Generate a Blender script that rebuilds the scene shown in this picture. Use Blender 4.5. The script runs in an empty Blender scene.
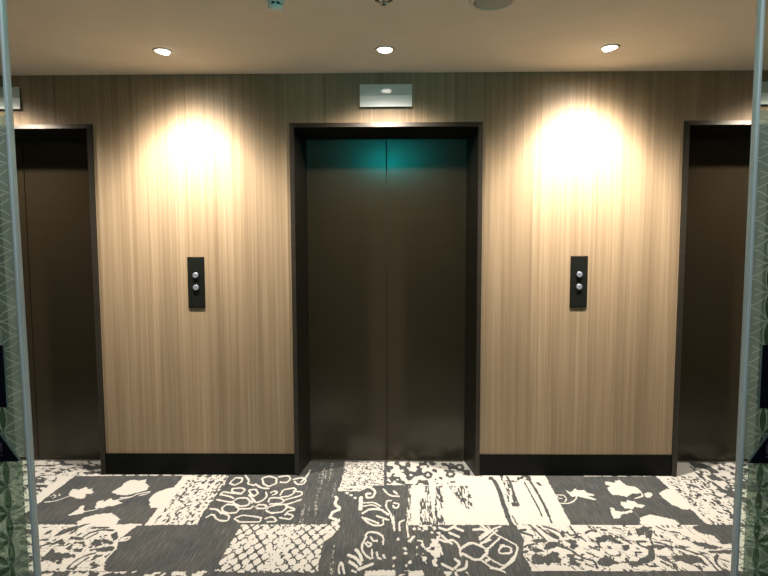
import bpy, bmesh, math, random
import numpy as np
from mathutils import Vector, Euler, Matrix
C = bpy.context.scene.collection
sc = bpy.context.scene
random.seed(4)
D = 3.438          # lift wall
YD = 3.664         # lift door leaves
H = 2.410          # ceiling
PITCH = 2.302       # spacing of the lifts

# ------------------------------------------------------------------ helpers
def finish(name, bm, mat, parent=None, smooth=False, loc=(0, 0, 0)):
    bmesh.ops.recalc_face_normals(bm, faces=bm.faces)
    me = bpy.data.meshes.new(name); bm.to_mesh(me); bm.free()
    if mat: me.materials.append(mat)
    if smooth:
        for p in me.polygons: p.use_smooth = True
    o = bpy.data.objects.new(name, me); C.objects.link(o)
    o.location = loc
    if parent: o.parent = parent
    return o
def box(bm, x0, x1, y0, y1, z0, z1, bev=0):
    r = bmesh.ops.create_cube(bm, size=1)
    for v in r['verts']:
        v.co = Vector(((x0+x1)/2+v.co.x*(x1-x0), (y0+y1)/2+v.co.y*(y1-y0), (z0+z1)/2+v.co.z*(z1-z0)))
    if bev:
        es = list({e for v in r['verts'] for e in v.link_edges})
        bmesh.ops.bevel(bm, geom=es, offset=bev, segments=2, affect='EDGES', profile=.6)
def B(*a, bev=0):
    bm = bmesh.new(); box(bm, *a, bev=bev); return bm
def lathe(bm, prof, n=40, axis='Z', centre=(0, 0, 0)):
    """prof: list of (radius, height); axis Z or Y"""
    rings = []
    cx, cy, cz = centre
    for r, h in prof:
        ring = []
        if r < 1e-6:
            p = (cx, cy, cz+h) if axis == 'Z' else (cx, cy+h, cz)
            ring = [bm.verts.new(p)]*n
        else:
            for i in range(n):
                a = 2*math.pi*i/n
                if axis == 'Z': p = (cx+r*math.cos(a), cy+r*math.sin(a), cz+h)
                else: p = (cx+r*math.cos(a), cy+h, cz+r*math.sin(a))
                ring.append(bm.verts.new(p))
        rings.append(ring)
    for A, Bq in zip(rings, rings[1:]):
        for i in range(n):
            j = (i+1) % n
            vs = []
            for v in (A[i], A[j], Bq[j], Bq[i]):
                if v not in vs: vs.append(v)
            if len(vs) >= 3: bm.faces.new(vs)
    return bm
def prism_y(bm, pts, y0, y1):
    """outline in the x-z plane, solid from y0 to y1"""
    a = [bm.verts.new((x, y0, z)) for x, z in pts]
    b = [bm.verts.new((x, y1, z)) for x, z in pts]
    bm.faces.new(a); bm.faces.new(b[::-1])
    for i in range(len(pts)):
        j = (i+1) % len(pts); bm.faces.new((a[j], a[i], b[i], b[j]))
    return bm
def thing(name, label, cat, loc, group=None):
    o = bpy.data.objects.new(name, None); C.objects.link(o); o.location = loc
    o.empty_display_size = .05
    o['label'] = label; o['category'] = cat
    if group: o['group'] = group
    return o
def copy_tree(o, parent=None):
    c = o.copy(); C.objects.link(c); c.parent = parent
    for ch in list(o.children): copy_tree(ch, c)
    return c

# ------------------------------------------------------------------ materials
def mat(name, col, rough=.5, metal=0, **k):
    m = bpy.data.materials.new(name); m.use_nodes = True
    b = m.node_tree.nodes['Principled BSDF']
    b.inputs['Base Color'].default_value = (*col, 1)
    b.inputs['Roughness'].default_value = rough; b.inputs['Metallic'].default_value = metal
    for n, v in k.items(): b.inputs[n.replace('_', ' ')].default_value = v
    # slight procedural unevenness in gloss
    nt = m.node_tree
    no = nt.nodes.new('ShaderNodeTexNoise'); no.inputs['Scale'].default_value = 40
    tc = nt.nodes.new('ShaderNodeTexCoord'); nt.links.new(tc.outputs['Object'], no.inputs['Vector'])
    mr = nt.nodes.new('ShaderNodeMapRange'); mr.inputs[3].default_value = max(0, rough-.03); mr.inputs[4].default_value = min(1, rough+.03)
    nt.links.new(no.outputs[0], mr.inputs[0]); nt.links.new(mr.outputs[0], b.inputs['Roughness'])
    return m
def N(nt, t, **k):
    n = nt.nodes.new(t)
    for a, v in k.items(): setattr(n, a, v)
    return n
def ramp(nt, fac, stops):
    r = N(nt, 'ShaderNodeValToRGB'); e = r.color_ramp.elements
    e[0].position, e[0].color = stops[0][0], (*stops[0][1], 1)
    e[1].position, e[1].color = stops[-1][0], (*stops[-1][1], 1)
    for p, c in stops[1:-1]:
        x = e.new(p); x.color = (*c, 1)
    nt.links.new(fac, r.inputs[0]); return r.outputs[0]
def mix(nt, fac, a, b, mode='MIX'):
    m = N(nt, 'ShaderNodeMix', data_type='RGBA', blend_type=mode)
    for s, v in ((0, fac), (6, a), (7, b)):
        if isinstance(v, bpy.types.NodeSocket): nt.links.new(v, m.inputs[s])
        else: m.inputs[s].default_value = v if s == 0 else (*v, 1)
    return m.outputs[2]
def noise(nt, vec, scale, detail=4, rough=.6):
    mp = N(nt, 'ShaderNodeMapping'); mp.inputs['Scale'].default_value = scale
    nt.links.new(vec, mp.inputs[0])
    n = N(nt, 'ShaderNodeTexNoise'); n.inputs['Scale'].default_value = 1
    n.inputs['Detail'].default_value = detail; n.inputs['Roughness'].default_value = rough
    nt.links.new(mp.outputs[0], n.inputs[0]); return n.outputs[0]

def wood_mat():
    m = bpy.data.materials.new('straight_grain_veneer'); m.use_nodes = True
    nt = m.node_tree; b = nt.nodes['Principled BSDF']
    tc = N(nt, 'ShaderNodeTexCoord').outputs['Object']
    fine = noise(nt, tc, (230, 1, 1.3), 3, .6)
    mid = noise(nt, tc, (62, 1, .55), 3, .6)
    broad = noise(nt, tc, (9, 1, .25), 2, .5)
    c = ramp(nt, mid, [(.28, WOOD[0]), (.5, WOOD[1]), (.72, WOOD[2])])
    f = ramp(nt, fine, [(.34, (.88, .87, .85)), (.5, (1, 1, 1)), (.68, (1.07, 1.07, 1.06))])
    c = mix(nt, 1.0, c, f, 'MULTIPLY')
    g = ramp(nt, broad, [(.35, (.88, .88, .88)), (.65, (1.08, 1.08, 1.08))])
    c = mix(nt, 1.0, c, g, 'MULTIPLY')
    nt.links.new(c, b.inputs['Base Color'])
    b.inputs['Roughness'].default_value = .5
    b.inputs['Specular IOR Level'].default_value = .3
    bp = N(nt, 'ShaderNodeBump'); bp.inputs['Strength'].default_value = .12; bp.inputs['Distance'].default_value = .001
    nt.links.new(fine, bp.inputs['Height']); nt.links.new(bp.outputs[0], b.inputs['Normal'])
    return m
def carpet_mat():
    m = bpy.data.materials.new('patchwork_carpet'); m.use_nodes = True
    nt = m.node_tree; b = nt.nodes['Principled BSDF']
    at = N(nt, 'ShaderNodeAttribute'); at.attribute_name = 'pattern'
    tc = N(nt, 'ShaderNodeTexCoord').outputs['Object']
    pile = noise(nt, tc, (420, 300, 1), 2, .7)
    add = N(nt, 'ShaderNodeMath', operation='MULTIPLY_ADD'); nt.links.new(pile, add.inputs[0]); add.inputs[1].default_value = .5
    nt.links.new(at.outputs['Fac'], add.inputs[2])
    k = ramp(nt, add.outputs[0], [(.58, (0, 0, 0)), (.86, (1, 1, 1))])
    strk = noise(nt, tc, (120, 9, 1), 3, .7)
    patch = noise(nt, tc, (5, 5, 1), 2, .6)
    dk = ramp(nt, strk, [(.3, CDARK[0]), (.55, CDARK[1]), (.75, CDARK[2])])
    dk = mix(nt, 1.0, dk, ramp(nt, patch, [(.35, (.85, .88, .92)), (.65, (1.1, 1.08, 1.03))]), 'MULTIPLY')
    lt = ramp(nt, pile, [(.3, CLIGHT[0]), (.65, CLIGHT[1])])
    nt.links.new(mix(nt, k, dk, lt), b.inputs['Base Color'])
    b.inputs['Roughness'].default_value = .95; b.inputs['Specular IOR Level'].default_value = .1
    bp = N(nt, 'ShaderNodeBump'); bp.inputs['Strength'].default_value = .35; bp.inputs['Distance'].default_value = .003
    nt.links.new(add.outputs[0], bp.inputs['Height']); nt.links.new(bp.outputs[0], b.inputs['Normal'])
    return m
def paint_mat(name, col):
    m = bpy.data.materials.new(name); m.use_nodes = True
    nt = m.node_tree; b = nt.nodes['Principled BSDF']
    tc = N(nt, 'ShaderNodeTexCoord').outputs['Object']
    n = noise(nt, tc, (6, 6, 6), 5, .6)
    nt.links.new(ramp(nt, n, [(.3, tuple(c*.97 for c in col)), (.7, tuple(c*1.03 for c in col))]), b.inputs['Base Color'])
    b.inputs['Roughness'].default_value = .9; b.inputs['Specular IOR Level'].default_value = .2
    return m
def brushed_mat(name, col, rough, scale=(3, 3, 260), metal=.9, aniso=.0, rot=0, lo=.75, hi=1.25, spec=.5):
    m = bpy.data.materials.new(name); m.use_nodes = True
    nt = m.node_tree; b = nt.nodes['Principled BSDF']
    tc = N(nt, 'ShaderNodeTexCoord').outputs['Object']
    n = noise(nt, tc, scale, 3, .7)
    n2 = noise(nt, tc, (7, 7, 7), 3, .6)
    c = ramp(nt, n, [(.3, tuple(v*lo for v in col)), (.7, tuple(v*hi for v in col))])
    nt.links.new(c, b.inputs['Base Color'])
    b.inputs['Metallic'].default_value = metal
    b.inputs['Specular IOR Level'].default_value = spec
    b.inputs['Anisotropic'].default_value = aniso; b.inputs['Anisotropic Rotation'].default_value = rot
    if aniso:
        tg = N(nt, 'ShaderNodeTangent', direction_type='RADIAL', axis='Z'); nt.links.new(tg.outputs[0], b.inputs['Tangent'])
    mr = N(nt, 'ShaderNodeMapRange'); mr.inputs[3].default_value = rough-.04; mr.inputs[4].default_value = rough+.04
    nt.links.new(n2, mr.inputs[0]); nt.links.new(mr.outputs[0], b.inputs['Roughness'])
    return m
def film_mat(name, col, alpha, rough=.6, trans=(1, 1, 1)):
    """part see-through sheet: transparent mixed with diffuse and translucent"""
    m = bpy.data.materials.new(name); m.use_nodes = True
    nt = m.node_tree; nt.nodes.remove(nt.nodes['Principled BSDF'])
    out = nt.nodes['Material Output']
    t = N(nt, 'ShaderNodeBsdfTransparent'); t.inputs[0].default_value = (*trans, 1)
    d = N(nt, 'ShaderNodeBsdfDiffuse'); tl = N(nt, 'ShaderNodeBsdfTranslucent')
    tc = N(nt, 'ShaderNodeTexCoord').outputs['Object']
    n = noise(nt, tc, (14, 14, 14), 3, .6)
    c = ramp(nt, n, [(.3, tuple(v*.85 for v in col)), (.7, tuple(v*1.12 for v in col))])
    nt.links.new(c, d.inputs[0]); nt.links.new(c, tl.inputs[0])
    s1 = N(nt, 'ShaderNodeMixShader'); s1.inputs[0].default_value = .6
    nt.links.new(d.outputs[0], s1.inputs[1]); nt.links.new(tl.outputs[0], s1.inputs[2])
    s2 = N(nt, 'ShaderNodeMixShader'); s2.inputs[0].default_value = alpha
    nt.links.new(t.outputs[0], s2.inputs[1]); nt.links.new(s1.outputs[0], s2.inputs[2])
    nt.links.new(s2.outputs[0], out.inputs[0]); return m
def glow_mat(name, col, s):
    m = bpy.data.materials.new(name); m.use_nodes = True
    nt = m.node_tree; nt.nodes.remove(nt.nodes['Principled BSDF'])
    e = N(nt, 'ShaderNodeEmission'); e.inputs[0].default_value = (*col, 1); e.inputs[1].default_value = s
    nt.links.new(e.outputs[0], nt.nodes['Material Output'].inputs[0]); return m

WOOD = [(.215, .155, .096), (.265, .196, .124), (.31, .238, .158)]
FACE = (.032, .028, .022)
CDARK = [(.038, .041, .042), (.060, .063, .064), (.10, .104, .106)]
CLIGHT = [(.37, .36, .335), (.47, .46, .435)]
CEIL = (.72, .67, .565)
LEAF = (.030, .024, .014); LEAFR = .225; LEAFM = .2; LEAFA = .5; LEAFS = .5
SGU = (.55, .61, .62); SGL = (.80, .86, .88)
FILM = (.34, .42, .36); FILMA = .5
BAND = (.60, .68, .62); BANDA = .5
PETAL = (.09, .16, .09); PETALA = .6
TEAL = 56
LCOL = (1.0, .88, .745)
BEAM = 165
NARROW = [(80, 0), (65, .02), (55, .06), (47, .18), (41, .38), (35, .66), (25, .90), (12, 1)]
WIDE = [(80, 0), (70, .04), (65, .12), (58, .46), (50, .80), (40, .90), (25, .88), (12, .85)]
LAMPS = [(0, 0, 180, WIDE, 'recessed round downlight over the middle lift door'),
         (-1.143, 13, 400, NARROW, 'recessed round downlight over the left call panel'),
         (1.143, 16, 470, NARROW, 'recessed round downlight over the right call panel'),
         (-2.302, 0, 180, WIDE, 'recessed round downlight over the left lift door'),
         (2.302, 0, 180, WIDE, 'recessed round downlight over the right lift door')]
XN = (.051, .042); ZN = .003
RECT = ((.0405, .11), (.0335, .105)); TRI = (.057, .052)
GX = (-.669, .708); LEAN = (-.009, 0)
CABIN = 10
EXPO = -.30


M_wood = wood_mat(); M_carpet = carpet_mat()
M_ceil = paint_mat('ceiling_paint', CEIL)
M_side = paint_mat('wall_paint', (.42, .36, .28))
M_skirt = mat('black_skirting', (.003, .0038, .003), .5, Specular_IOR_Level=.12)
M_frame = brushed_mat('dark_bronze_frame', (.018, .017, .012), .42, (3, 3, 60), .6)
M_face = brushed_mat('bronze_frame_face', FACE, .42, (3, 3, 60), .5)
M_leaf = brushed_mat('brushed_bronze_leaf', LEAF, LEAFR, (2, 2, 240), LEAFM, LEAFA, lo=.88, hi=1.12, spec=LEAFS)
M_rubber = mat('black_rubber', (.01, .01, .01), .8)
M_sill = brushed_mat('aluminium_sill', (.45, .44, .42), .4, (200, 3, 3), 1)
M_plate = mat('black_plate', (.006, .0075, .006), .45, Specular_IOR_Level=.2)
M_plate_edge = mat('bronze_plate_edge', (.03, .02, .012), .4, .6)
M_button = brushed_mat('steel_button', (.28, .30, .38), .38, (60, 60, 60), .55)
M_ring = mat('button_ring', (.05, .05, .06), .3, .9)
M_white = mat('white_plastic', (.72, .71, .66), .5)
M_trim = mat('lamp_trim', (.62, .58, .5), .5)
M_lamp = glow_mat('lamp_lens', (1, .93, .82), 14)
M_grille = mat('speaker_grille', (.33, .36, .33), .7)
M_dark = mat('dark_slot', (.01, .012, .012), .6)
M_chrome = mat('chrome', (.7, .7, .68), .15, 1)
M_red = mat('sprinkler_bulb', (.35, .05, .03), .2)
M_sgl = mat('indicator_glass_upper', SGU, .04, 0, IOR=1.5)
M_sgl2 = mat('indicator_glass_lower', SGL, .05, 0, IOR=1.5)
M_alu = brushed_mat('door_edge_aluminium', (.55, .63, .64), .4, (90, 90, 2), .1)
M_alu2 = brushed_mat('door_edge_lip', (.74, .84, .86), .4, (90, 90, 2), .1)
M_stick = mat('dark_sticker', (.003, .003, .008), .8, Specular_IOR_Level=.1)
M_stick_line = mat('sticker_mark', (.05, .05, .07), .5)
M_stick_edge = film_mat('sticker_border', (.32, .42, .40), .8)
M_glass = film_mat('green_glass', (.08, .11, .09), .06, trans=(.88, .93, .89))
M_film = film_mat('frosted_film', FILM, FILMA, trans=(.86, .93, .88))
M_petal = film_mat('petal_film', PETAL, PETALA, trans=(.62, .76, .62))
M_line = film_mat('etched_line', (.72, .80, .72), .75)
M_band = film_mat('pale_edge_band', BAND, BANDA, trans=(.9, .95, .92))
M_teal = glow_mat('green_lamp', (.0, .60, .60), TEAL)

# ------------------------------------------------------------------ floor
PAT = """r1:-4022,3649 -1868,3665 -1737,3405 -1916,3403 -1914,3012 -1906,2641 -2737,2457
r2:-4022,3649 -1868,3665 -1753,3435 -1996,3403 -1985,3072 -1974,2737 -2828,2541
r1:-1250,3424 -1207,3424 -1183,2790 -1223,2789
r3:-1207,3424 -972,3426 -960,3280 -964,3158 -965,3032 -968,2927 -958,2802 -1185,2795
r4:-501,3675 -291,3676 -282,3431 -292,3216 -292,2803 -169,2357 -285,2356 -293,2386 -282,2803 -451,2812 -462,3085
r1:-277,3676 -8,3678 -3,3280 -74,3280 -152,3204 -279,3203 -269,3357
r5:-277,3676 -14,3678 -9,3287 -74,3287 -153,3217 -269,3216 -269,3357
f1:-1815,3154 -1828,3223 -1786,3202 -1766,3251 -1739,3215 -1714,3224 -1701,3193 -1680,3181 -1683,3151 -1715,3154 -1691,3096 -1712,3088 -1754,3104 -1797,3128
s1,7.2:-1794,3123 -1833,3062 -1888,3046
s1,5.9:-1896,3119 -1892,3144 -1866,3119 -1870,3094
f1:-1854,3141 -1851,3132 -1855,3129 -1864,3136 -1870,3147 -1869,3153 -1862,3151
f1:-1577,3179 -1560,3252 -1562,3307 -1557,3336 -1529,3354 -1488,3337 -1455,3362 -1440,3308 -1395,3254 -1390,3200 -1430,3173 -1467,3140 -1512,3140 -1571,3166
s1,8.1:-1494,3103 -1434,3115 -1422,3153 -1358,3188 -1363,3157 -1398,3135
f1:-1579,2993 -1597,3056 -1576,3072 -1560,3056 -1544,3097 -1518,3073 -1489,3089 -1481,3057 -1452,3041 -1483,3002 -1511,3002 -1535,2978 -1567,2978
f1:-1669,2895 -1663,2939 -1654,2962 -1664,3000 -1644,3008 -1630,2970 -1600,2940 -1609,2918 -1642,2903 -1662,2888
s1,6.3:-1600,2940 -1550,2966
s1,6.6:-1485,3081 -1441,3110
f1:-1581,2818 -1573,2871 -1533,2905 -1452,2922 -1378,2857 -1368,2793 -1556,2792
f1:-1322,3078 -1327,3141 -1312,3194 -1273,3228 -1234,3249 -1209,2982 -1268,2982
s1,11.3:-898,3231 -840,3240 -818,3214 -827,3162 -886,3187 -898,3231
s1,11.2:-946,3161 -939,3187 -881,3170 -827,3162
s1,11.0:-943,3152 -884,3128 -855,3103
s1,10.8:-848,3062 -833,3103 -784,3112 -751,3063 -753,3016 -794,3008 -834,3039 -848,3062
s1,10.8:-942,3086 -904,3070 -846,3054
s1,10.5:-886,2984 -871,3031 -826,3023 -787,2970 -794,2932 -834,2925 -868,2946 -886,2984
s1,10.5:-785,2977 -729,2978 -723,3008
s1,11.2:-795,3214 -760,3223 -732,3171 -745,3129 -775,3162 -795,3214
s1,10.9:-744,3096 -718,3048 -687,3072 -671,3129 -690,3180
s1,10.6:-696,2986 -652,2978 -647,3017 -693,3032 -707,3001
s1,10.5:-640,2956 -636,3001 -591,3025 -550,3033 -535,2987 -554,2942 -606,2927 -640,2956
s1,10.8:-650,3064 -653,3113 -594,3113 -565,3073 -580,3041 -636,3033
s1,11.2:-601,3147 -599,3216 -543,3243 -525,3225 -530,3164 -553,3130 -592,3122
s1,11.1:-536,3199 -482,3190 -479,3148 -521,3114 -561,3089
s1,10.8:-543,3033 -511,3057 -474,3090
s1,10.4:-539,3010 -483,2972 -521,2949 -528,2913
s1,11.7:-934,3303 -896,3276 -869,3322 -876,3379 -919,3389 -929,3341 -934,3303
s1,11.7:-870,3419 -829,3351 -823,3295 -780,3277
s1,11.7:-757,3380 -724,3410 -670,3381 -655,3305 -692,3259 -730,3296 -757,3380
s1,11.4:-777,3295 -733,3241 -686,3233
s1,11.8:-658,3401 -606,3421 -581,3372 -595,3315 -635,3324
s1,11.7:-564,3363 -521,3392 -485,3363 -491,3297 -528,3288 -551,3334
s1,11.2:-660,3180 -643,3206 -621,3172 -645,3146
s1,10.9:-778,3145 -744,3096 -739,3047
s1,10.4:-947,2976 -909,2969 -868,2924
s1,12.0:-511,3325 -491,3402 -483,3503
s1,9.1:-935,2877 -915,2919 -868,2850 -813,2838 -815,2892 -867,2933
s1,9.0:-788,2865 -753,2906 -697,2893 -648,2880 -644,2831 -695,2831 -746,2830 -788,2865
s1,9.0:-626,2866 -592,2894 -556,2840 -605,2832
s1,9.1:-551,2880 -495,2859 -483,2903 -519,2922
s0,11.3:-12,3657 -8,3292
r1:-1,3678 498,3682 554,3438 970,3441 939,2814 128,2807 144,3288 2,3287
r6:-1,3678 498,3682 528,3564 505,3392 350,3290 2,3287
r6:560,3438 879,3440 859,3308 765,3336 563,3378
f0:173,3437 162,3397 140,3388 124,3415 125,3459 144,3487 165,3477
f1:159,3437 154,3419 144,3415 137,3427 138,3446 146,3458 155,3454
f0:277,3438 265,3398 243,3388 227,3416 230,3460 249,3488 270,3477
f1:263,3437 257,3420 248,3416 241,3428 242,3447 251,3459 260,3455
f0:419,3453 405,3413 382,3403 368,3430 372,3475 393,3503 413,3493
f1:404,3453 398,3435 388,3431 382,3443 384,3462 393,3475 402,3470
f0:488,3556 473,3514 449,3504 435,3533 440,3580 462,3610 483,3599
f1:473,3556 466,3538 456,3533 450,3546 452,3567 461,3579 471,3575
r7:187,3091 247,3155 245,2808 174,2807
r7:290,3276 325,3276 300,2808 245,2808
r7:225,3275 249,3275 248,3091 221,3091
r7:360,3276 431,3277 471,2985 429,2985
r7:419,3277 478,3277 475,3008 442,3008
r7:687,3335 741,3336 723,3011 669,3010
s0,19.0:645,3353 649,3208 640,3043 637,2907
s0,17.2:634,2907 637,2824 641,2719
s0,11.6:858,3336 861,3193 860,3045 851,2909
s0,6.5:820,3336 819,3142 820,2999 814,2909
s0,10.7:734,3412 735,3298 717,3108
f0:887,3327 903,3327 916,3291 896,3285
s0,6.0:661,2908 668,2784
s0,8.1:851,2909 845,2839
r1:1642,3431 1673,3432 1648,2815 1623,2815
r3:1673,3432 1904,3433 1910,3093 1812,2822 1651,2821
r1:1869,3675 1938,3675 1899,3418 1752,3432
r8:1934,3675 2557,3680 2487,2508 1910,3093 1896,3418
r3:1910,3093 2487,2508 2789,2831 1812,2822
f1:1031,3228 1053,3194 1093,3248 1100,3221 1138,3228 1142,3188 1179,3170 1164,3153 1130,3153 1166,3111 1155,3095 1111,3120 1077,3144 1041,3136 1036,3174
s1,7.2:1071,3144 1045,3095 1005,3059 961,3054 937,3070
s1,6.6:963,3160 1001,3163 1005,3111 982,3075
s1,6.6:963,3160 958,3118 980,3118
f1:1304,3349 1359,3331 1366,3359 1396,3369 1405,3295 1451,3277 1459,3224 1433,3181 1389,3180 1350,3138 1316,3163 1279,3162 1276,3222 1285,3266 1315,3276 1290,3312
s1,8.1:1455,3215 1441,3147 1386,3122
f1:1501,3164 1479,3133 1457,3125 1452,3147 1467,3182 1492,3204 1507,3196
f1:1291,3081 1316,3073 1333,3097 1366,3089 1370,3050 1406,3042 1379,3004 1343,3019 1317,2988 1281,3003 1278,3049
f1:1201,3002 1221,3010 1221,2972 1249,2958 1307,2980 1304,2958 1238,2928 1210,2892 1180,2885 1183,2928
f1:1318,2897 1384,2931 1436,2903 1485,2872 1485,2819 1284,2817
f1:1547,3190 1624,3251 1649,3225 1628,2991 1590,2990 1554,3044 1545,3115
s1,8.0:-1743,3417 -1694,3417
s1,8.0:-1681,3417 -1632,3418
s1,8.0:-1607,3418 -1558,3418
s1,8.0:-1527,3419 -1477,3419
s1,8.0:-1459,3419 -1410,3420
s1,8.0:-1379,3420 -1329,3420
s1,8.0:-1305,3420 -1255,3421
s1,8.0:1205,3429 1253,3430
s1,8.0:1253,3430 1302,3430
s1,8.0:1320,3430 1369,3431
s1,8.0:1412,3431 1461,3431
s1,8.0:1497,3432 1546,3432
s1,8.0:1564,3432 1613,3433
r1:-3088,2783 -1258,2799 -1269,2733 -1287,2646 -1254,2556 -1279,2505 -1223,2385 -2644,2371
r2:-3072,2768 -1784,2779 -1530,2382 -2644,2371
rb:-1764,2779 -1444,2782 -1267,2574 -1284,2505 -1232,2392 -1517,2390
f0:-1611,2686 -1606,2743 -1575,2770 -1517,2798 -1557,2737 -1577,2705 -1602,2686
f0:-1555,2712 -1551,2751 -1543,2784 -1537,2738 -1542,2712
f0:-1680,2698 -1674,2736 -1665,2743 -1658,2711
f0:-1579,2631 -1564,2649 -1531,2619 -1533,2595 -1565,2613
f0:-1527,2649 -1525,2674 -1473,2662 -1460,2644 -1501,2650
f0:-1495,2567 -1493,2590 -1474,2579 -1470,2550
f0:-1481,2602 -1482,2626 -1444,2626 -1419,2597 -1425,2579 -1447,2608 -1472,2608
f0:-1458,2561 -1419,2568 -1410,2539 -1443,2544
f0:-1541,2461 -1553,2510 -1553,2555 -1530,2532 -1500,2522 -1484,2489 -1488,2457 -1527,2472
f0:-1465,2441 -1487,2511 -1458,2527 -1433,2484 -1460,2484 -1459,2446
f0:-1442,2511 -1424,2517 -1409,2489 -1430,2495
f0:-1394,2609 -1401,2645 -1372,2645 -1345,2603 -1361,2585
f0:-1360,2639 -1350,2651 -1301,2627 -1304,2609 -1338,2615
f0:-1370,2557 -1336,2574 -1293,2586 -1267,2558 -1301,2540 -1361,2551
f0:-1346,2695 -1330,2720 -1299,2664 -1309,2645
f0:-1737,2775 -1690,2762 -1712,2756
f0:-1314,2427 -1301,2458 -1284,2438 -1259,2422
f0:-1327,2474 -1329,2512 -1293,2512 -1312,2480
f0:-1327,2376 -1309,2386 -1238,2382 -1230,2377
f0:-1378,2694 -1356,2688 -1372,2669
s0,7.4:-1634,2577 -1609,2607 -1569,2613
s0,7.5:-1667,2630 -1656,2648 -1627,2642
s0,7.0:-1395,2406 -1395,2457 -1374,2506 -1337,2529
s0,7.0:-1372,2406 -1359,2458 -1347,2490
s0,7.7:-1471,2675 -1456,2719 -1410,2745 -1355,2739
s0,7.6:-1445,2662 -1420,2713
s0,7.8:-1473,2764 -1394,2765
s1,9.1:-1266,2459 -1263,2502 -1261,2546 -1265,2581 -1292,2610 -1272,2646 -1248,2677
s1,9.8:-1323,2727 -1325,2786 -1299,2799
s1,11.2:-1328,2753 -1317,2799 -1242,2796
s1,8.2:-1280,2652 -1270,2670 -1241,2677 -1240,2646 -1268,2640
r9:-734,2804 -282,2808 -238,2878 -233,2773 -256,2703 -295,2637 -295,2489 -290,2386 -741,2382
s1,18.3:-284,3124 -275,3108 -282,3036 -242,2982 -283,2944 -289,2899
s1,16.2:-291,2885 -240,2846
s1,15.8:-271,2829 -237,2786
s1,12.8:-293,2730 -268,2736 -252,2717 -291,2655
s1,15.0:-276,3236 -243,3254 -223,3245 -172,3269 -95,3259 -63,3203 -75,3121 -111,3117 -115,3171 -92,3171
f1:-188,3150 -191,3136 -199,3133 -206,3143 -207,3158 -201,3167 -193,3164
f1:-164,3117 -167,3104 -175,3100 -182,3110 -182,3124 -177,3134 -168,3130
f1:-216,3175 -218,3162 -226,3158 -234,3168 -235,3183 -229,3193 -220,3189
s1,24.3:-141,3117 -137,2983
s1,9.3:-123,3053 -66,3061 -29,3014
s1,9.2:-121,3014 -72,3034 -36,2991
s1,12.5:-124,2931 -84,2983 -28,2976 14,2917
s1,9.9:27,3083 2,3078 -1,3007 28,2918
s1,9.9:42,3054 70,3046 66,3000 45,2992 38,3023
s1,10.4:-18,3229 20,3144 71,3136
s1,13.4:42,3203 60,3169
s1,11.3:-121,2886 -92,2831 -58,2797 -12,2804 -13,2859
s1,11.4:-107,2879 -38,2824
s1,11.5:-47,2901 14,2859
s1,11.3:28,2902 38,2832 44,2752
s1,10.8:-99,2700 -81,2738 -36,2726 -10,2688 -9,2622
s1,10.3:-92,2687 -108,2627 -108,2569 -84,2513 -66,2497
s1,10.5:-84,2639 -64,2621 -76,2592 -95,2627
s1,10.2:-62,2569 -57,2502
s1,10.1:-38,2547 -31,2503 -19,2492
s1,10.1:-7,2525 -1,2503
s1,10.7:-70,2688 -59,2651 -40,2651
s1,9.7:-196,2377 -204,2427 -193,2469 -174,2378
s1,9.6:-141,2398 -124,2388
s1,14.1:-168,2523 -131,2502 -107,2449
s1,14.3:-135,2568 -115,2535 -103,2481
s1,13.9:-158,2469 -121,2428
s1,13.8:-114,2408 -55,2450
f1:70,2664 66,2653 58,2650 52,2658 52,2671 58,2679 66,2676
f1:136,2671 132,2660 124,2657 118,2665 118,2677 125,2685 133,2682
f1:126,2653 122,2641 114,2639 108,2646 108,2659 115,2667 123,2664
f1:146,2690 142,2678 134,2675 128,2683 128,2696 135,2704 143,2701
f1:181,2766 177,2754 169,2751 162,2759 163,2773 170,2782 178,2778
f1:105,2582 101,2571 94,2569 88,2576 88,2588 94,2595 102,2593
f1:104,2542 100,2532 93,2529 87,2537 87,2548 93,2555 101,2553
f1:50,2498 46,2488 39,2485 33,2492 33,2504 39,2511 47,2508
f1:50,2440 46,2431 39,2428 33,2435 33,2446 39,2452 46,2450
f1:122,2467 119,2457 111,2455 106,2461 106,2472 112,2479 120,2477
f1:104,2441 101,2431 93,2429 88,2435 88,2446 94,2453 101,2450
f1:160,2594 156,2583 148,2580 143,2588 143,2600 150,2608 157,2605
f1:161,2537 157,2527 149,2524 143,2532 144,2543 150,2550 158,2548
f1:152,2766 148,2754 140,2751 133,2759 134,2773 141,2781 149,2778
f1:218,2463 214,2453 206,2450 201,2457 202,2468 208,2475 215,2472
f1:231,2560 227,2550 219,2547 213,2554 214,2566 221,2574 228,2571
f1:217,2618 213,2607 205,2604 199,2612 200,2624 206,2632 214,2629
s1,9.3:39,2902 45,2765
s1,9.3:71,2752 68,2832 96,2860
s1,10.4:108,2819 111,2689
r7:126,3274 143,3274 128,2807 103,2807
r8:164,2807 275,2808 241,2392 137,2391
s1,13.7:270,2780 307,2754 350,2801
s1,13.6:437,2762 476,2769 499,2750
s1,13.7:483,2809 516,2743
s1,13.0:261,2666 290,2642 323,2667 349,2619 347,2528
s1,12.7:354,2584 408,2643 452,2608 481,2563 417,2475 358,2539
s1,13.4:314,2729 357,2692
s1,12.2:317,2495 337,2464 309,2422
s1,12.1:367,2475 358,2423 318,2402
s1,12.1:255,2453 297,2412
s1,13.4:457,2686 513,2756
s1,13.1:455,2632 503,2668
s1,12.3:475,2497 455,2481
s1,13.6:348,2781 383,2749
s1,13.2:276,2703 297,2654 313,2631
s1,12.7:256,2606 262,2538
s1,9.6:455,2668 501,2718 536,2770 579,2796
s1,9.1:514,2796 539,2718 581,2669 624,2610 603,2542 560,2476 513,2414 464,2424
s1,9.5:447,2614 553,2757
s1,9.2:464,2563 552,2681
s1,9.1:545,2615 591,2598 580,2547 526,2541 529,2575 559,2621
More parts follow.
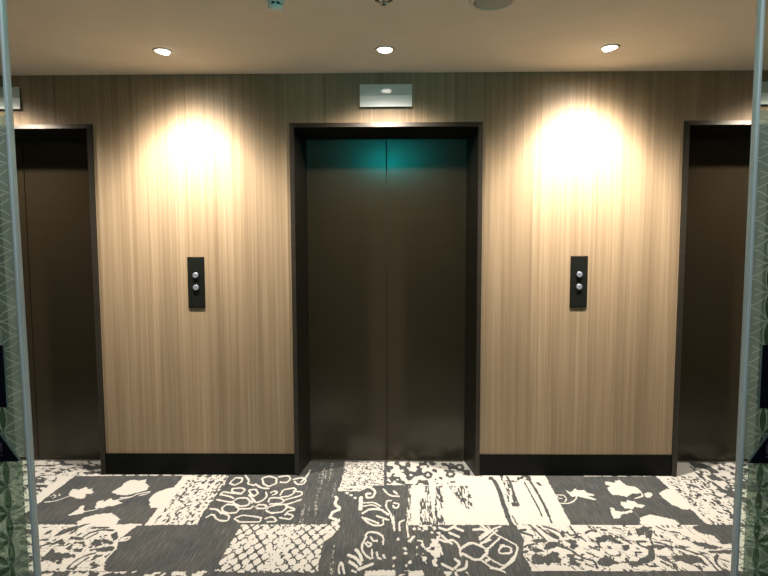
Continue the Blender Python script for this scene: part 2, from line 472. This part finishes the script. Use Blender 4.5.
s1,8.8:458,2529 490,2476 529,2435 580,2487 603,2542
s1,8.6:434,2486 466,2434 521,2394
s1,9.7:473,2782 505,2743
ra:659,2812 1661,2821 2651,2683 2405,2420 641,2403 626,2531 666,2665
r2:1799,2801 2742,2780 2405,2420 1576,2412
f0:758,2805 785,2785 784,2733 811,2690 834,2684 810,2733 778,2759
f0:699,2658 731,2670 763,2677 762,2647 717,2640
f0:746,2600 779,2641 824,2647 813,2612 784,2594 751,2582
f0:858,2660 895,2660 904,2618 880,2589 865,2601 880,2630
f0:671,2576 705,2593 734,2565 701,2554
f0:667,2509 693,2542 714,2510 700,2457 678,2462 662,2467
f0:716,2483 726,2510 773,2554 794,2543 780,2516 793,2500 775,2468 752,2478 728,2452
f0:829,2533 862,2533 854,2490 812,2448 837,2490
f0:857,2479 860,2453 844,2448
s0,13.1:641,2719 645,2622 621,2542 634,2446 630,2405
s0,10.3:593,2731 696,2764
s0,9.1:631,2824 659,2745 714,2707
s0,7.7:795,2798 834,2772 861,2734 863,2696
s0,7.7:804,2759 838,2696
s0,9.1:813,2612 855,2589 880,2533
s0,6.1:652,2599 676,2622 720,2628
s0,6.4:897,2747 898,2709 925,2716
s0,7.8:926,2799 931,2735
s0,8.4:635,2553 656,2564
s0,7.7:726,2811 759,2708 771,2659
f0:1248,2776 1296,2796 1325,2790 1234,2712
f0:1261,2694 1306,2777 1305,2738 1286,2694
f0:1332,2777 1322,2713 1310,2713
f0:1201,2763 1205,2718 1178,2705
f0:1061,2481 1101,2482 1152,2493 1129,2451 1084,2440 1091,2471 1057,2471
f0:1114,2615 1146,2621 1135,2586 1106,2580
f0:1097,2535 1115,2514 1098,2503
f0:1023,2685 1067,2704 1098,2686 1117,2638 1086,2638 1066,2668 1029,2649 1012,2602 1009,2637
f0:958,2486 1001,2523 1028,2486 1039,2471 979,2449 954,2459
f0:1040,2614 1065,2614 1046,2579
f0:845,2533 855,2501 839,2458 819,2448
f0:880,2648 909,2660 900,2613 874,2589
f0:1246,2531 1273,2515 1274,2483 1256,2504
f0:1040,2429 1055,2410 1052,2390 1036,2390
s0,8.6:1241,2657 1198,2657 1199,2615 1234,2598 1275,2622 1333,2605
s0,17.8:1240,2598 1214,2526 1184,2498 1156,2487
s0,6.9:1154,2482 1161,2446 1195,2446 1199,2467
s0,6.0:1181,2558 1151,2558 1143,2525
s0,4.8:1013,2557 1036,2524 1076,2535 1081,2563
s0,7.1:859,2578 880,2533 905,2501 941,2485 932,2428
s0,7.7:983,2735 1017,2761 1039,2748
s0,6.5:1039,2787 1043,2761
s0,9.7:1071,2768 1095,2762
s0,7.5:945,2697 958,2660
s0,8.5:959,2607 991,2579
s0,5.8:1098,2736 1112,2724
s0,8.2:1120,2711 1151,2662
s0,5.9:1137,2788 1171,2775
s0,4.6:891,2459 919,2438
s0,7.0:1235,2483 1249,2452
s0,6.8:1288,2652 1327,2628
s0,13.9:848,2469 853,2456
s0,6.3:985,2685 1004,2649
s0,6.0:929,2556 952,2534
f0:1549,2792 1618,2812 1725,2807 1655,2655 1594,2654 1603,2716 1553,2740
f0:1464,2653 1513,2642 1567,2607 1524,2595 1476,2618
f0:1494,2572 1590,2585 1595,2551 1503,2556
f0:1384,2629 1434,2606 1374,2583
f0:1310,2526 1375,2538 1394,2484 1351,2468 1312,2505
f0:1387,2538 1423,2517 1424,2454 1400,2485
f0:1240,2526 1275,2526 1280,2463 1261,2483
s0,7.1:1379,2594 1416,2561 1452,2539 1452,2475 1447,2394
s0,8.1:1517,2539 1481,2496 1469,2434 1497,2404
s0,5.3:1511,2507 1533,2486
s0,5.2:1498,2465 1504,2444
s0,5.8:1237,2483 1261,2447
s0,7.4:1285,2652 1320,2634 1343,2605
s0,5.6:1330,2670 1365,2652
s0,8.6:1239,2604 1272,2610
s0,7.4:1270,2442 1279,2392
s0,7.7:1316,2764 1319,2713
s0,6.5:1360,2803 1381,2764
s0,6.4:1400,2752 1445,2739
s0,5.2:1372,2453 1390,2433
s0,5.1:1304,2432 1318,2402
r8:-2640,2367 -672,2386 -736,2186 -2425,2168
r8:46,2397 372,2400 353,2263 45,2260
r1:-85,2396 46,2405 45,2360 -83,2358"""
def vnoise(x, y, sx, sy, seed, octv=2):
    r = np.random.RandomState(seed); out = np.zeros_like(x); amp = 1; tot = 0
    for o in range(octv):
        g = r.rand(97, 97); u = x*sx; v = y*sy
        i = np.floor(u).astype(int); j = np.floor(v).astype(int); fu = u-i; fv = v-j
        fu = fu*fu*(3-2*fu); fv = fv*fv*(3-2*fv)
        a = g[j % 97, i % 97]; b = g[j % 97, (i+1) % 97]; c = g[(j+1) % 97, i % 97]; d = g[(j+1) % 97, (i+1) % 97]
        out += amp*((a*(1-fu)+b*fu)*(1-fv)+(c*(1-fu)+d*fu)*fv); tot += amp
        amp *= .5; sx *= 2.03; sy *= 2.03
    return out/tot
def inside(x, y, p):
    r = np.zeros(x.shape, bool); n = len(p)
    for i in range(n):
        x0, y0 = p[i]; x1, y1 = p[(i+1) % n]
        if y0 == y1: continue
        r ^= ((y0 > y) != (y1 > y)) & (x < (x1-x0)*(y-y0)/(y1-y0)+x0)
    return r
def build_floor():
    xs = np.concatenate([np.arange(-4.0, -2.1, .010), np.arange(-2.1, 2.1, .0035), np.arange(2.1, 4.0001, .010)])
    ys = np.concatenate([np.arange(-1.0, 1.0, .25), np.arange(1.0, 2.3, .012), np.arange(2.3, 3.80, .0045), [3.8]])
    X, Y = np.meshgrid(xs, ys)
    # the patchwork repeats, mirrored, beyond the stretch between the three lifts
    x = X.copy(); y = Y.copy()
    x = np.where(x > 2.33, 4.66-x, x); x = np.where(x < -2.33, -4.66-x, x)
    y = np.where(y < 2.345, 4.69-y, y); y = np.where(y > 3.72, 7.44-y, y)
    y = np.clip(np.where(y < 2.345, 4.69-y, y), 2.345, 3.72)
    V = np.zeros(x.shape)
    n_leaf = vnoise(x+y*.9, y-x*.15, 22, 30, 1); n_leaf2 = vnoise(x, y, 60, 60, 2)
    n_sp = vnoise(x, y, 90, 55, 3); n_st = vnoise(x, y, 75, 5, 4)
    n_fine = vnoise(x, y, 130, 90, 5); n_blob = vnoise(x, y, 30, 18, 6); n_col = vnoise(x, y, 160, 22, 7)
    n_mid = vnoise(x, y, 45, 26, 8)
    scroll = vnoise(x+.3*y, y, 26, 16, 31); scroll2 = vnoise(x-.2*y, y, 34, 20, 32)
    lines = (np.abs(scroll-.5) < .022) | (scroll2 > .76)
    tex = {'0': np.zeros_like(x), '1': np.ones_like(x),
           '2': ((n_leaf < .58) & (np.abs(scroll-.5) > .03)).astype(float),
           '3': ((n_sp*.75+n_st*.35) > .48).astype(float),
           '4': np.clip((n_st-.54)*2.2, 0, .33),
           '5': (n_fine > .40).astype(float),
           '6': (n_blob < .53).astype(float),
           '7': (n_col > .50).astype(float),
           '8': (n_mid > .54).astype(float),
           'a': (~lines).astype(float), 'b': (~(lines & (scroll > .5))).astype(float)}
    a = math.pi*x/.0245; b = math.pi*y/.037
    a = math.pi*(x/.052+y/.088); b = math.pi*(x/.052-y/.088)
    lat = np.abs(np.cos(a)*np.cos(b))+.40*(n_fine-.5)
    knit = ((lat > .27) | (vnoise(x, y, 80, 45, 41) > .62)).astype(float)
    u = x+.935-(y-2.40)*.06
    band = (u < .03) | ((u > .10) & (u < .145)) | ((u > .40) & (u < .455))
    knit = np.where(band & (u > .03), (n_fine > .33).astype(float), knit)
    knit = np.where(u < .03, ((np.sin(2*math.pi*y/.075) > -.1) | (n_fine > .6)).astype(float), knit)
    tex['9'] = knit
    wx = x+(vnoise(x, y, 110, 70, 11)-.5)*.011; wy = y+(vnoise(x, y, 110, 60, 12)-.5)*.017
    fx, fy = wx.ravel(), wy.ravel(); rx, ry = x.ravel(), y.ravel(); Vf = V.ravel()
    sx_ = (rx*.6+fx*.4); sy_ = (ry*.6+fy*.4)
    def chaikin(p, closed, n=2, w=.25):
        for _ in range(n):
            q = [] if closed else [p[0]]
            m = len(p)
            for i in range(m if closed else m-1):
                a_, b_ = p[i], p[(i+1) % m]
                q += [(a_[0]*(1-w)+b_[0]*w, a_[1]*(1-w)+b_[1]*w), (a_[0]*w+b_[0]*(1-w), a_[1]*w+b_[1]*(1-w))]
            if not closed: q.append(p[-1])
            p = q
        return p
    for ln in PAT.split('\n'):
        c, r = ln.split(':')
        p = [tuple(float(q)/1000 for q in t.split(',')) for t in r.split()]
        kind, c = c[0], c[1:]
        if kind == 's':
            c, w_ = c.split(','); w_ = float(w_)/2000*(1.35 if c == '0' else .9)
            closed = p[0] == p[-1]
            if len(p) > 2: p = chaikin(p[:-1], True, 1, .1) if closed and len(p) > 3 else chaikin(p, False, 1, .2)
            if closed and len(p) > 3: p = p+[p[0]]
        elif kind == 'f' and len(p) > 3:
            if c == '0':
                mx = sum(q[0] for q in p)/len(p); my = sum(q[1] for q in p)/len(p)
                p = [(mx+(q[0]-mx)*1.22, my+(q[1]-my)*1.22) for q in p]
            p = chaikin(p, True, 1, .05)
        pad = .03
        px = [q[0] for q in p]; py = [q[1] for q in p]
        bb = (rx >= min(px)-pad) & (rx <= max(px)+pad) & (ry >= min(py)-pad) & (ry <= max(py)+pad)
        idx = np.nonzero(bb)[0]
        if not len(idx): continue
        X_, Y_ = (rx, ry) if kind == 'r' and c in 'a4' else (fx, fy) if kind != 's' else (sx_, sy_)
        X_ = X_[idx]; Y_ = Y_[idx]
        if kind == 's':
            d2 = np.full(X_.shape, 9.0)
            for (x0, y0), (x1, y1) in zip(p, p[1:]):
                dx, dy = x1-x0, (y1-y0)/1.9; L2 = dx*dx+dy*dy+1e-12
                ux, uy = X_-x0, (Y_-y0)/1.9
                tt = np.clip((ux*dx+uy*dy)/L2, 0, 1)
                d2 = np.minimum(d2, (ux-tt*dx)**2+(uy-tt*dy)**2)
            Vf[idx] = np.where(d2 < w_*w_, float(c), Vf[idx])
        else:
            k = idx[inside(X_, Y_, p)]; Vf[k] = tex[c].ravel()[k]
    V = Vf.reshape(V.shape)
    V = np.clip(V+(vnoise(x, y, 150, 100, 21)-.5)*.95*(V > .02)+(vnoise(x, y, 140, 90, 22) > .80)*.25, 0, 1)
    ny, nx = X.shape
    co = np.zeros((ny*nx, 3), np.float32); co[:, 0] = X.ravel(); co[:, 1] = Y.ravel()
    i = np.arange(nx-1)[None, :]+nx*np.arange(ny-1)[:, None]
    q = np.stack([i, i+1, i+1+nx, i+nx], -1).reshape(-1, 4).astype(np.int32)
    me = bpy.data.meshes.new('floor'); me.vertices.add(ny*nx); me.vertices.foreach_set('co', co.ravel())
    me.loops.add(q.size); me.loops.foreach_set('vertex_index', q.ravel())
    me.polygons.add(len(q)); me.polygons.foreach_set('loop_start', np.arange(0, q.size, 4, dtype=np.int32))
    me.update(calc_edges=True)
    at = me.attributes.new('pattern', 'FLOAT', 'POINT'); at.data.foreach_set('value', V.ravel().astype(np.float32))
    me.materials.append(M_carpet)
    o = bpy.data.objects.new('floor', me); C.objects.link(o); o['kind'] = 'structure'
build_floor()
def struct(name, bm, m):
    o = finish(name, bm, m); o['kind'] = 'structure'; return o

# ------------------------------------------------------------------ shell
struct('ceiling', B(-4, 4, -1, 3.8, H, H+.1), M_ceil)
bm = bmesh.new()
hw = .567; zt = 2.125
edges = [-4, -PITCH-hw, -PITCH+hw, -hw, hw, PITCH-hw, PITCH+hw, 4]
for k in range(0, 8, 2): box(bm, edges[k], edges[k+1], D, 3.8, 0, H)
for k in range(1, 7, 2): box(bm, edges[k], edges[k+1], D, 3.8, zt, H)
struct('wall_back', bm, M_wood)
struct('wall_left', B(-4.1, -4, -1, 3.8, 0, H), M_side)
struct('wall_right', B(4, 4.1, -1, 3.8, 0, H), M_side)
struct('wall_rear', B(-4, 4, -1.1, -1, 0, H), M_side)
bm = bmesh.new()
box(bm, -4, -1.36, .95, 1.05, 0, H); box(bm, 1.36, 4, .95, 1.05, 0, H); box(bm, -1.36, 1.36, .95, 1.05, 2.19, H)
struct('wall_front', bm, M_side)
for k in range(0, 8, 2):
    struct('baseboard_back', B(edges[k]+(.0005 if k else 0), edges[k+1]-(.0005 if k < 6 else 0), D-.008, D, 0, .132, bev=.0015), M_skirt)

# ------------------------------------------------------------------ lift doors
def lift_door(n, x):
    r = bpy.data.objects.new('door_%d' % n, None); C.objects.link(r); r.location = (x, 0, 0); r['kind'] = 'structure'
    bm = bmesh.new()
    prof = [(.5665, zt-.0005, D-.010), (.5405, 2.099, D-.010), (.5385, 2.097, D-.008), (.502, 2.070, YD-.003), (.5665, zt-.0005, YD-.003)]
    rows = []
    for s in range(4):
        row = []
        for h, z, y in prof:
            xx = -h if s < 2 else h
            row.append(bm.verts.new((xx, y, 0 if s in (0, 3) else z)))
        rows.append(row)
    for A, Bq in zip(rows, rows[1:]):
        for i in range(5):
            j = (i+1) % 5; bm.faces.new((A[i], A[j], Bq[j], Bq[i]))
    bm.faces.new(rows[0]); bm.faces.new(rows[3][::-1])
    finish('door_frame', bm, M_frame, r)
    bm = bmesh.new()
    for (xa, za), (xb, zb_), (xc, zc), (xd, zd) in (((-.5665, 0), (-.5665, zt-.0005), (-.5405, 2.0995), (-.5405, 0)), ((-.5665, zt-.0005), (.5665, zt-.0005), (.5405, 2.0995), (-.5405, 2.0995)), ((.5665, zt-.0005), (.5665, 0), (.5405, 0), (.5405, 2.0995))):
        prism_y(bm, [(xa, za), (xb, zb_), (xc, zc), (xd, zd)], D-.0125, D-.0102)
    for v in bm.verts:
        if abs(v.co.z-2.0995) < 1e-4 and v.co.y < D-.012: v.co.y = D-.0195
        if v.co.z < .001 and abs(abs(v.co.x)-.5405) < 1e-4 and v.co.y < D-.012: v.co.y = D-.0195
    bmesh.ops.remove_doubles(bm, verts=bm.verts, dist=1e-5)
    finish('frame_face', bm, M_face, r)
    for s in (-1, 1):
        a, b = sorted((s*.0022, s*.560))
        finish('door_leaf', B(a, b, YD, YD+.03, .006, 2.12, bev=.0012), M_leaf, r)
    finish('door_seal', B(-.02, .02, YD+.032, YD+.045, .006, 2.12), M_rubber, r)
    finish('sill', B(-.495, .495, YD-.018, YD-.001, 0.0005, .006), M_sill, r)
    return r
lift_door(1, -PITCH); lift_door(2, 0); lift_door(3, PITCH)

# ------------------------------------------------------------------ call panels
def call_panel(label, x):
    zc = 1.1885; z0 = -.1535
    t = thing('call_panel', label, 'lift call panel', (x, D, zc), 'lift call panels on the wood wall')
    finish('back_plate', B(-.0515, .0515, -.004, .002, z0, -z0, bev=.001), M_plate_edge, t)
    finish('face_plate', B(-.0475, .0475, -.008, -.0042, z0+.004, -z0-.004, bev=.0012), M_plate, t)
    for dz in (.0425, -.031):
        bm = lathe(bmesh.new(), [(0, 0), (.0205, 0), (.0205, -.004), (.018, -.005), (.018, -.001), (0, -.001)], 36, 'Y', (0, -.0082, dz))
        rb = bm
        bm = lathe(bmesh.new(), [(.0, -.0005), (.017, -.0005), (.0172, -.006), (.0155, -.0085), (.010, -.0078), (0, -.007)], 36, 'Y', (0, -.0092, dz))
        bt = finish('button', bm, M_button, t, True)
        finish('button_ring', rb, M_ring, bt, True)
    return t
call_panel('black lift call panel with two round buttons, left of the middle lift door', -1.144)
call_panel('black lift call panel with two round buttons, right of the middle lift door', 1.147)

# ------------------------------------------------------------------ indicator panels
def indicator(label, x):
    t = thing('indicator_panel', label, 'indicator panel', (x, D, 2.277), 'glass indicator panels over the lifts')
    finish('back_box', B(-.149, .149, -.012, .002, -.061, .061), M_ring, t)
    finish('lower_glass', B(-.152, .152, -.019, -.0125, -.0635, .0015, bev=.0008), M_sgl2, t)
    finish('upper_glass', B(-.152, .152, -.019, -.0125, .002, .0635, bev=.0008), M_sgl, t)
    return t
indicator('reflective glass indicator panel above the middle lift door', 0)
indicator('glass indicator panel above the left lift, half hidden by the glass door edge', -PITCH)
indicator('glass indicator panel above the right lift, half hidden by the glass door edge', PITCH)

# ------------------------------------------------------------------ downlights
LY = 3.021
def downlight(label, x, tilt, energy, prof, rot=0):
    t = thing('downlight', label, 'downlight', (x, LY, H), 'recessed downlights along the wood wall')
    bm = lathe(bmesh.new(), [(.036, -.001), (.037, -.0055), (.046, -.005), (.049, 0), (.046, .0), (.036, -.0005)], 48, 'Z')
    finish('trim_ring', bm, M_trim, t, True)
    bm = lathe(bmesh.new(), [(0, -.001), (.0345, -.001), (.0345, -.009), (.029, -.012), (0, -.013)], 40, 'Z')
    ln = finish('lens', bm, M_lamp, t, True)
    ln.rotation_euler = (0, math.radians(0 if not tilt else (14 if x < 0 else -14)), 0)
    L = bpy.data.lights.new('downlight_beam', 'SPOT'); L.energy = energy; L.color = LCOL
    L.spot_size = math.radians(BEAM); L.spot_blend = 1.0; L.shadow_soft_size = .022
    L.use_nodes = True; nt = L.node_tree
    em = nt.nodes['Emission']
    # beam profile: a bright core with a wide, weaker skirt, like a reflector lamp's photometric curve
    g = N(nt, 'ShaderNodeNewGeometry')
    ax = Vector((math.sin(rot)*0, math.sin(math.radians(tilt)), -math.cos(math.radians(tilt))))
    dp = N(nt, 'ShaderNodeVectorMath', operation='DOT_PRODUCT'); nt.links.new(g.outputs['Incoming'], dp.inputs[0]); dp.inputs[1].default_value = ax
    ab = N(nt, 'ShaderNodeMath', operation='ABSOLUTE'); nt.links.new(dp.outputs['Value'], ab.inputs[0])
    cu = N(nt, 'ShaderNodeFloatCurve'); c = cu.mapping.curves[0]
    pts = prof
    c.points[0].location = (0, 0); c.points[-1].location = (1, 1)
    for deg, v in pts:
        c.points.new(math.cos(math.radians(deg)), v)
    cu.mapping.update()
    nt.links.new(ab.outputs[0], cu.inputs['Value']); nt.links.new(cu.outputs[0], em.inputs['Strength'])
    lo = bpy.data.objects.new('downlight_beam', L); C.objects.link(lo); lo.parent = t
    lo.location = (0, .055, -.011); lo.rotation_euler = (math.radians(tilt), 0, 0)
    return t
for x, tilt, e, pr, lab in LAMPS: downlight(lab, x, tilt, e, pr)

# ------------------------------------------------------------------ ceiling fittings
t = thing('smoke_detector', 'small white dome detector on the ceiling, nearest the left downlight', 'detector', (-.440, 2.428, H))
finish('base_ring', lathe(bmesh.new(), [(0, 0), (.036, 0), (.036, -.008), (.032, -.011), (0, -.011)], 36), M_white, t, True)
finish('slot_band', lathe(bmesh.new(), [(0, -.0115), (.026, -.0115), (.026, -.022), (0, -.022)], 36), M_dark, t)
finish('cover', lathe(bmesh.new(), [(0, -.0222), (.031, -.0222), (.031, -.028), (.024, -.036), (0, -.038)], 36), M_white, t, True)
bm = bmesh.new()
for k in range(8):
    a = k*math.pi/4+.2; cx, cy = .028*math.cos(a), .028*math.sin(a)
    lathe(bm, [(0, -.0112), (.003, -.0112), (.003, -.022), (0, -.022)], 8, 'Z', (cx, cy, 0))
finish('post', bm, M_white, t)

t = thing('fire_sprinkler', 'chrome fire sprinkler head in the ceiling above the middle lift door', 'sprinkler', (.003, 2.43, H))
t.scale = (.92, .92, .42)
finish('escutcheon', lathe(bmesh.new(), [(.016, 0), (.041, 0), (.040, -.004), (.026, -.008), (.018, -.005), (.016, 0)], 40), M_chrome, t, True)
finish('body', lathe(bmesh.new(), [(0, -.0005), (.013, -.0005), (.013, -.014), (.008, -.017), (0, -.017)], 24), M_chrome, t, True)
bm = bmesh.new()
for s in (-1, 1):
    p = [(.011*s, -.015), (.016*s, -.022), (.014*s, -.032), (.003*s, -.040)]
    for (a, b), (c_, d) in zip(p, p[1:]):
        v = Vector((c_-a, 0, d-b)); q = v.to_track_quat('Z', 'Y')
        r = bmesh.ops.create_cone(bm, cap_ends=True, segments=10, radius1=.0022, radius2=.0022, depth=v.length+.002)
        bmesh.ops.transform(bm, matrix=Matrix.Translation(((a+c_)/2, 0, (b+d)/2)) @ q.to_matrix().to_4x4(), verts=r['verts'])
finish('yoke', bm, M_chrome, t)
finish('bulb', lathe(bmesh.new(), [(0, -.0175), (.0025, -.019), (.003, -.028), (.002, -.038), (0, -.0385)], 14), M_red, t, True)
bm = lathe(bmesh.new(), [(0, -.041), (.008, -.041), (.008, -.0425), (0, -.0425)], 24)
for k in range(12):
    a = k*math.pi/6
    r = bmesh.ops.create_cube(bm, size=1)
    bmesh.ops.transform(bm, matrix=Matrix.Rotation(a, 4, 'Z') @ Matrix.Translation((.0115, 0, -.0418)) @ Matrix.Diagonal((.009, .0032, .0015, 1)), verts=r['verts'])
finish('deflector', bm, M_chrome, t)

t = thing('ceiling_speaker', 'round grilled ceiling speaker, nearest the right downlight', 'speaker', (.448, 2.447, H))
finish('rim', lathe(bmesh.new(), [(.078, -.001), (.079, -.006), (.092, -.005), (.095, 0), (.078, 0)], 56), M_trim, t, True)
finish('grille', lathe(bmesh.new(), [(0, -.0045), (.040, -.0042), (.0775, -.003), (.0775, -.0005), (0, -.0005)], 56), M_grille, t, True)

# ------------------------------------------------------------------ glass sliding doors
def glass_door(s, xe, lean, label):
    """s = -1 left door, +1 right door; xe = leading edge"""
    t = thing('glass_door', label, 'glass door', (xe, 1.10, .006), 'patterned glass sliding doors')
    t.rotation_euler = (0, lean, 0); t['kind'] = 'thing'
    def X(a, b): return sorted((s*a, s*b))
    W_ = .655; Ht = 2.17
    a, b = X(.0075, W_); finish('pane', B(a, b, -.0035, .0035, 0, Ht), M_glass, t)
    a, b = X(0, .0080); e = finish('edge_trim', B(a, b, -.0065, .0062, 0, Ht, bev=.001), M_alu, t)
    a, b = X(.0010, .0034); finish('edge_lip', B(a, b, -.0085, -.0066, 0, Ht, bev=.0008), M_alu2, e)
    # frosted film with its flower lattice, on the room side of the pane, from 1.75 m down
    y0, y1 = -.0042, -.0037
    z1 = 1.66; f0 = .0285
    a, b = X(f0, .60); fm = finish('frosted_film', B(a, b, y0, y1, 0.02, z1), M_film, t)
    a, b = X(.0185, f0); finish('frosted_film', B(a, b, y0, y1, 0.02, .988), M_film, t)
    a, b = X(.0082, f0); finish('pale_strip', B(a, b, y0, y1, .998, z1), M_band, t)  # paler, half-clear strip between edge trim and film, upper part only
    R = .0550; x00 = XN[0 if s < 0 else 1]; zb = ZN
    nodes = []
    for i in range(-2, 9):
        xx = x00+i*R*math.sqrt(3)/2
        for j in range(-2, 40):
            zz = zb+j*R+(R/2 if i % 2 else 0)
            nodes.append((xx, zz))
    bl, bp = bmesh.new(), bmesh.new()
    K = 8; w = .0011
    def arc(p, q, side):
        """arc of radius R from p to q bulging to one side"""
        mx, mz = (p[0]+q[0])/2, (p[1]+q[1])/2; dx, dz = q[0]-p[0], q[1]-p[1]
        h = R*math.sqrt(3)/2; cx, cz = mx-side*(-dz)/R*h, mz-side*dx/R*h
        a0 = math.atan2(p[1]-cz, p[0]-cx); a1 = math.atan2(q[1]-cz, q[0]-cx)
        d = (a1-a0+math.pi) % (2*math.pi)-math.pi
        return [(cx+R*math.cos(a0+d*k/K), cz+R*math.sin(a0+d*k/K), a0+d*k/K) for k in range(K+1)]
    lo = .0086
    def ok(x): return lo <= x <= .40
    def clip(x, z): return min(max(x, lo), .42), z
    for (px, pz) in nodes:
        for ang in (30, 90, 150):
            q = (px+R*math.cos(math.radians(ang)), pz+R*math.sin(math.radians(ang)))
            zmax = max(pz, q[1]); zmin = min(pz, q[1])
            if zmax > z1-.002 or zmin < .03: continue
            if max(px, q[0]) < lo+.002 or min(px, q[0]) > .40: continue
            A = arc((px, pz), q, 1); Bq = arc((px, pz), q, -1)
            for arcp in (A, Bq):
                for (x0, za, t0), (x1, zc, t1) in zip(arcp, arcp[1:]):
                    if x0 < lo or x1 < lo: continue
                    vs = [(x0-w*math.cos(t0), za-w*math.sin(t0)), (x0+w*math.cos(t0), za+w*math.sin(t0)),
                          (x1+w*math.cos(t1), zc+w*math.sin(t1)), (x1-w*math.cos(t1), zc-w*math.sin(t1))]
                    bl.faces.new([bl.verts.new((s*u_, y0-.0005, v_)) for u_, v_ in vs])
            if min(px, q[0]) > .0185:
                ps = [(u_, v_) for u_, v_, _ in A]+[(u_, v_) for u_, v_, _ in Bq[::-1][1:-1]]
                bp.faces.new([bp.verts.new((s*u_, y0-.0002, v_)) for u_, v_ in ps])
    finish('petal_pattern', bp, M_petal, fm); finish('etched_line', bl, M_line, fm)
    # stickers
    ya, yb = -.0062, -.0052
    a, b = RECT[0 if s < 0 else 1]
    fr = finish('sticker', prism_y(bmesh.new(), [(s*a, 1.099), (s*b, 1.099), (s*b, 1.222), (s*a, 1.222)], ya, yb), M_stick, t)
    finish('sticker_border', prism_y(bmesh.new(), [(s*(a-.003), 1.097), (s*a, 1.097), (s*a, 1.224), (s*(a-.003), 1.224)], ya, yb), M_stick_edge, fr)
    c_ = TRI[0 if s < 0 else 1]; hwd = .0345
    tr = finish('warning_triangle', prism_y(bmesh.new(), [(s*(c_-hwd), .990), (s*(c_+hwd), .990), (s*c_, 1.043)], ya, yb), M_stick, t)
    bm = bmesh.new()
    k = .0045
    prism_y(bm, [(s*(c_-hwd-.006), .988), (s*(c_-hwd), .990), (s*c_, 1.043), (s*c_, 1.051)], ya, yb)
    finish('triangle_border', bm, M_stick_edge, tr)
    bm = bmesh.new()
    prism_y(bm, [(s*c_-.0016, .9985+.0105), (s*c_+.0016, .9985+.0105), (s*c_+.0022, .9985+.0295), (s*c_-.0022, .9985+.0295)], ya-.0006, ya-.0001)
    prism_y(bm, [(s*c_-.0018, .9985+.0025), (s*c_+.0018, .9985+.0025), (s*c_+.0018, .9985+.0065), (s*c_-.0018, .9985+.0065)], ya-.0006, ya-.0001)
    finish('exclamation_mark', bm, M_stick_line, tr)
    return t
glass_door(-1, GX[0], LEAN[0], 'glass door with dark square and triangle stickers, at left edge of view')
glass_door(1, GX[1], LEAN[1], 'glass door with dark square and triangle stickers, at right edge of view')

# green lamp box on the header over the glass doors (seen mirrored in the middle lift door)
t = thing('header_sign_light', 'green lit box on the header facing the middle lift', 'sign light', (0, 1.05, 2.285))
finish('housing', B(-.13, .13, 0.0005, .045, -.098, .098, bev=.003), M_white, t)
finish('lit_face', B(-.12, .12, .0455, .052, -.092, .092, bev=.002), M_teal, t)

# cool square ceiling lamps on the near side of the glass doors
for x_ in (-.62, .62):
    t = thing('ceiling_lamp', 'square cool white ceiling lamp on the near side of the glass doors', 'ceiling lamp', (x_, .30, H), 'cool ceiling lamps')
    finish('frame', B(-.20, .20, -.20, .20, -.012, .001, bev=.003), M_trim, t)
    L = bpy.data.lights.new('lamp_face', 'AREA'); L.shape = 'SQUARE'; L.size = .36; L.energy = CABIN; L.color = (.80, .95, 1)
    lo = bpy.data.objects.new('lamp_face', L); C.objects.link(lo); lo.parent = t; lo.location = (0, 0, -.014)

# ------------------------------------------------------------------ world, camera
w = bpy.data.worlds.new('World'); sc.world = w; w.use_nodes = True
w.node_tree.nodes['Background'].inputs[0].default_value = (.02, .02, .02, 1)
def cam():
    p, yw, r = .0787, -.0148, .0028
    cp, sp, cy, sy = math.cos(p), math.sin(p), math.cos(yw), math.sin(yw)
    fw = Vector((sy*cp, cy*cp, -sp)); rt = Vector((cy, -sy, 0)); dn = fw.cross(rt)
    cr, sr = math.cos(r), math.sin(r)
    R_, D_ = rt*cr+dn*sr, dn*cr-rt*sr
    cd = bpy.data.cameras.new('camera'); co = bpy.data.objects.new('camera', cd); C.objects.link(co)
    m = Matrix((R_, -D_, -fw)).transposed().to_4x4(); m.translation = Vector((.0366, 0, 1.4241))
    co.matrix_world = m
    cd.sensor_fit = 'HORIZONTAL'; cd.sensor_width = 36; cd.lens = 575/768*36; cd.clip_start = .02
    sc.camera = co
cam()
sc.view_settings.view_transform = 'Standard'; sc.view_settings.look = 'None'
sc.view_settings.gamma = 1; sc.view_settings.use_curve_mapping = False
sc.view_settings.exposure = EXPO
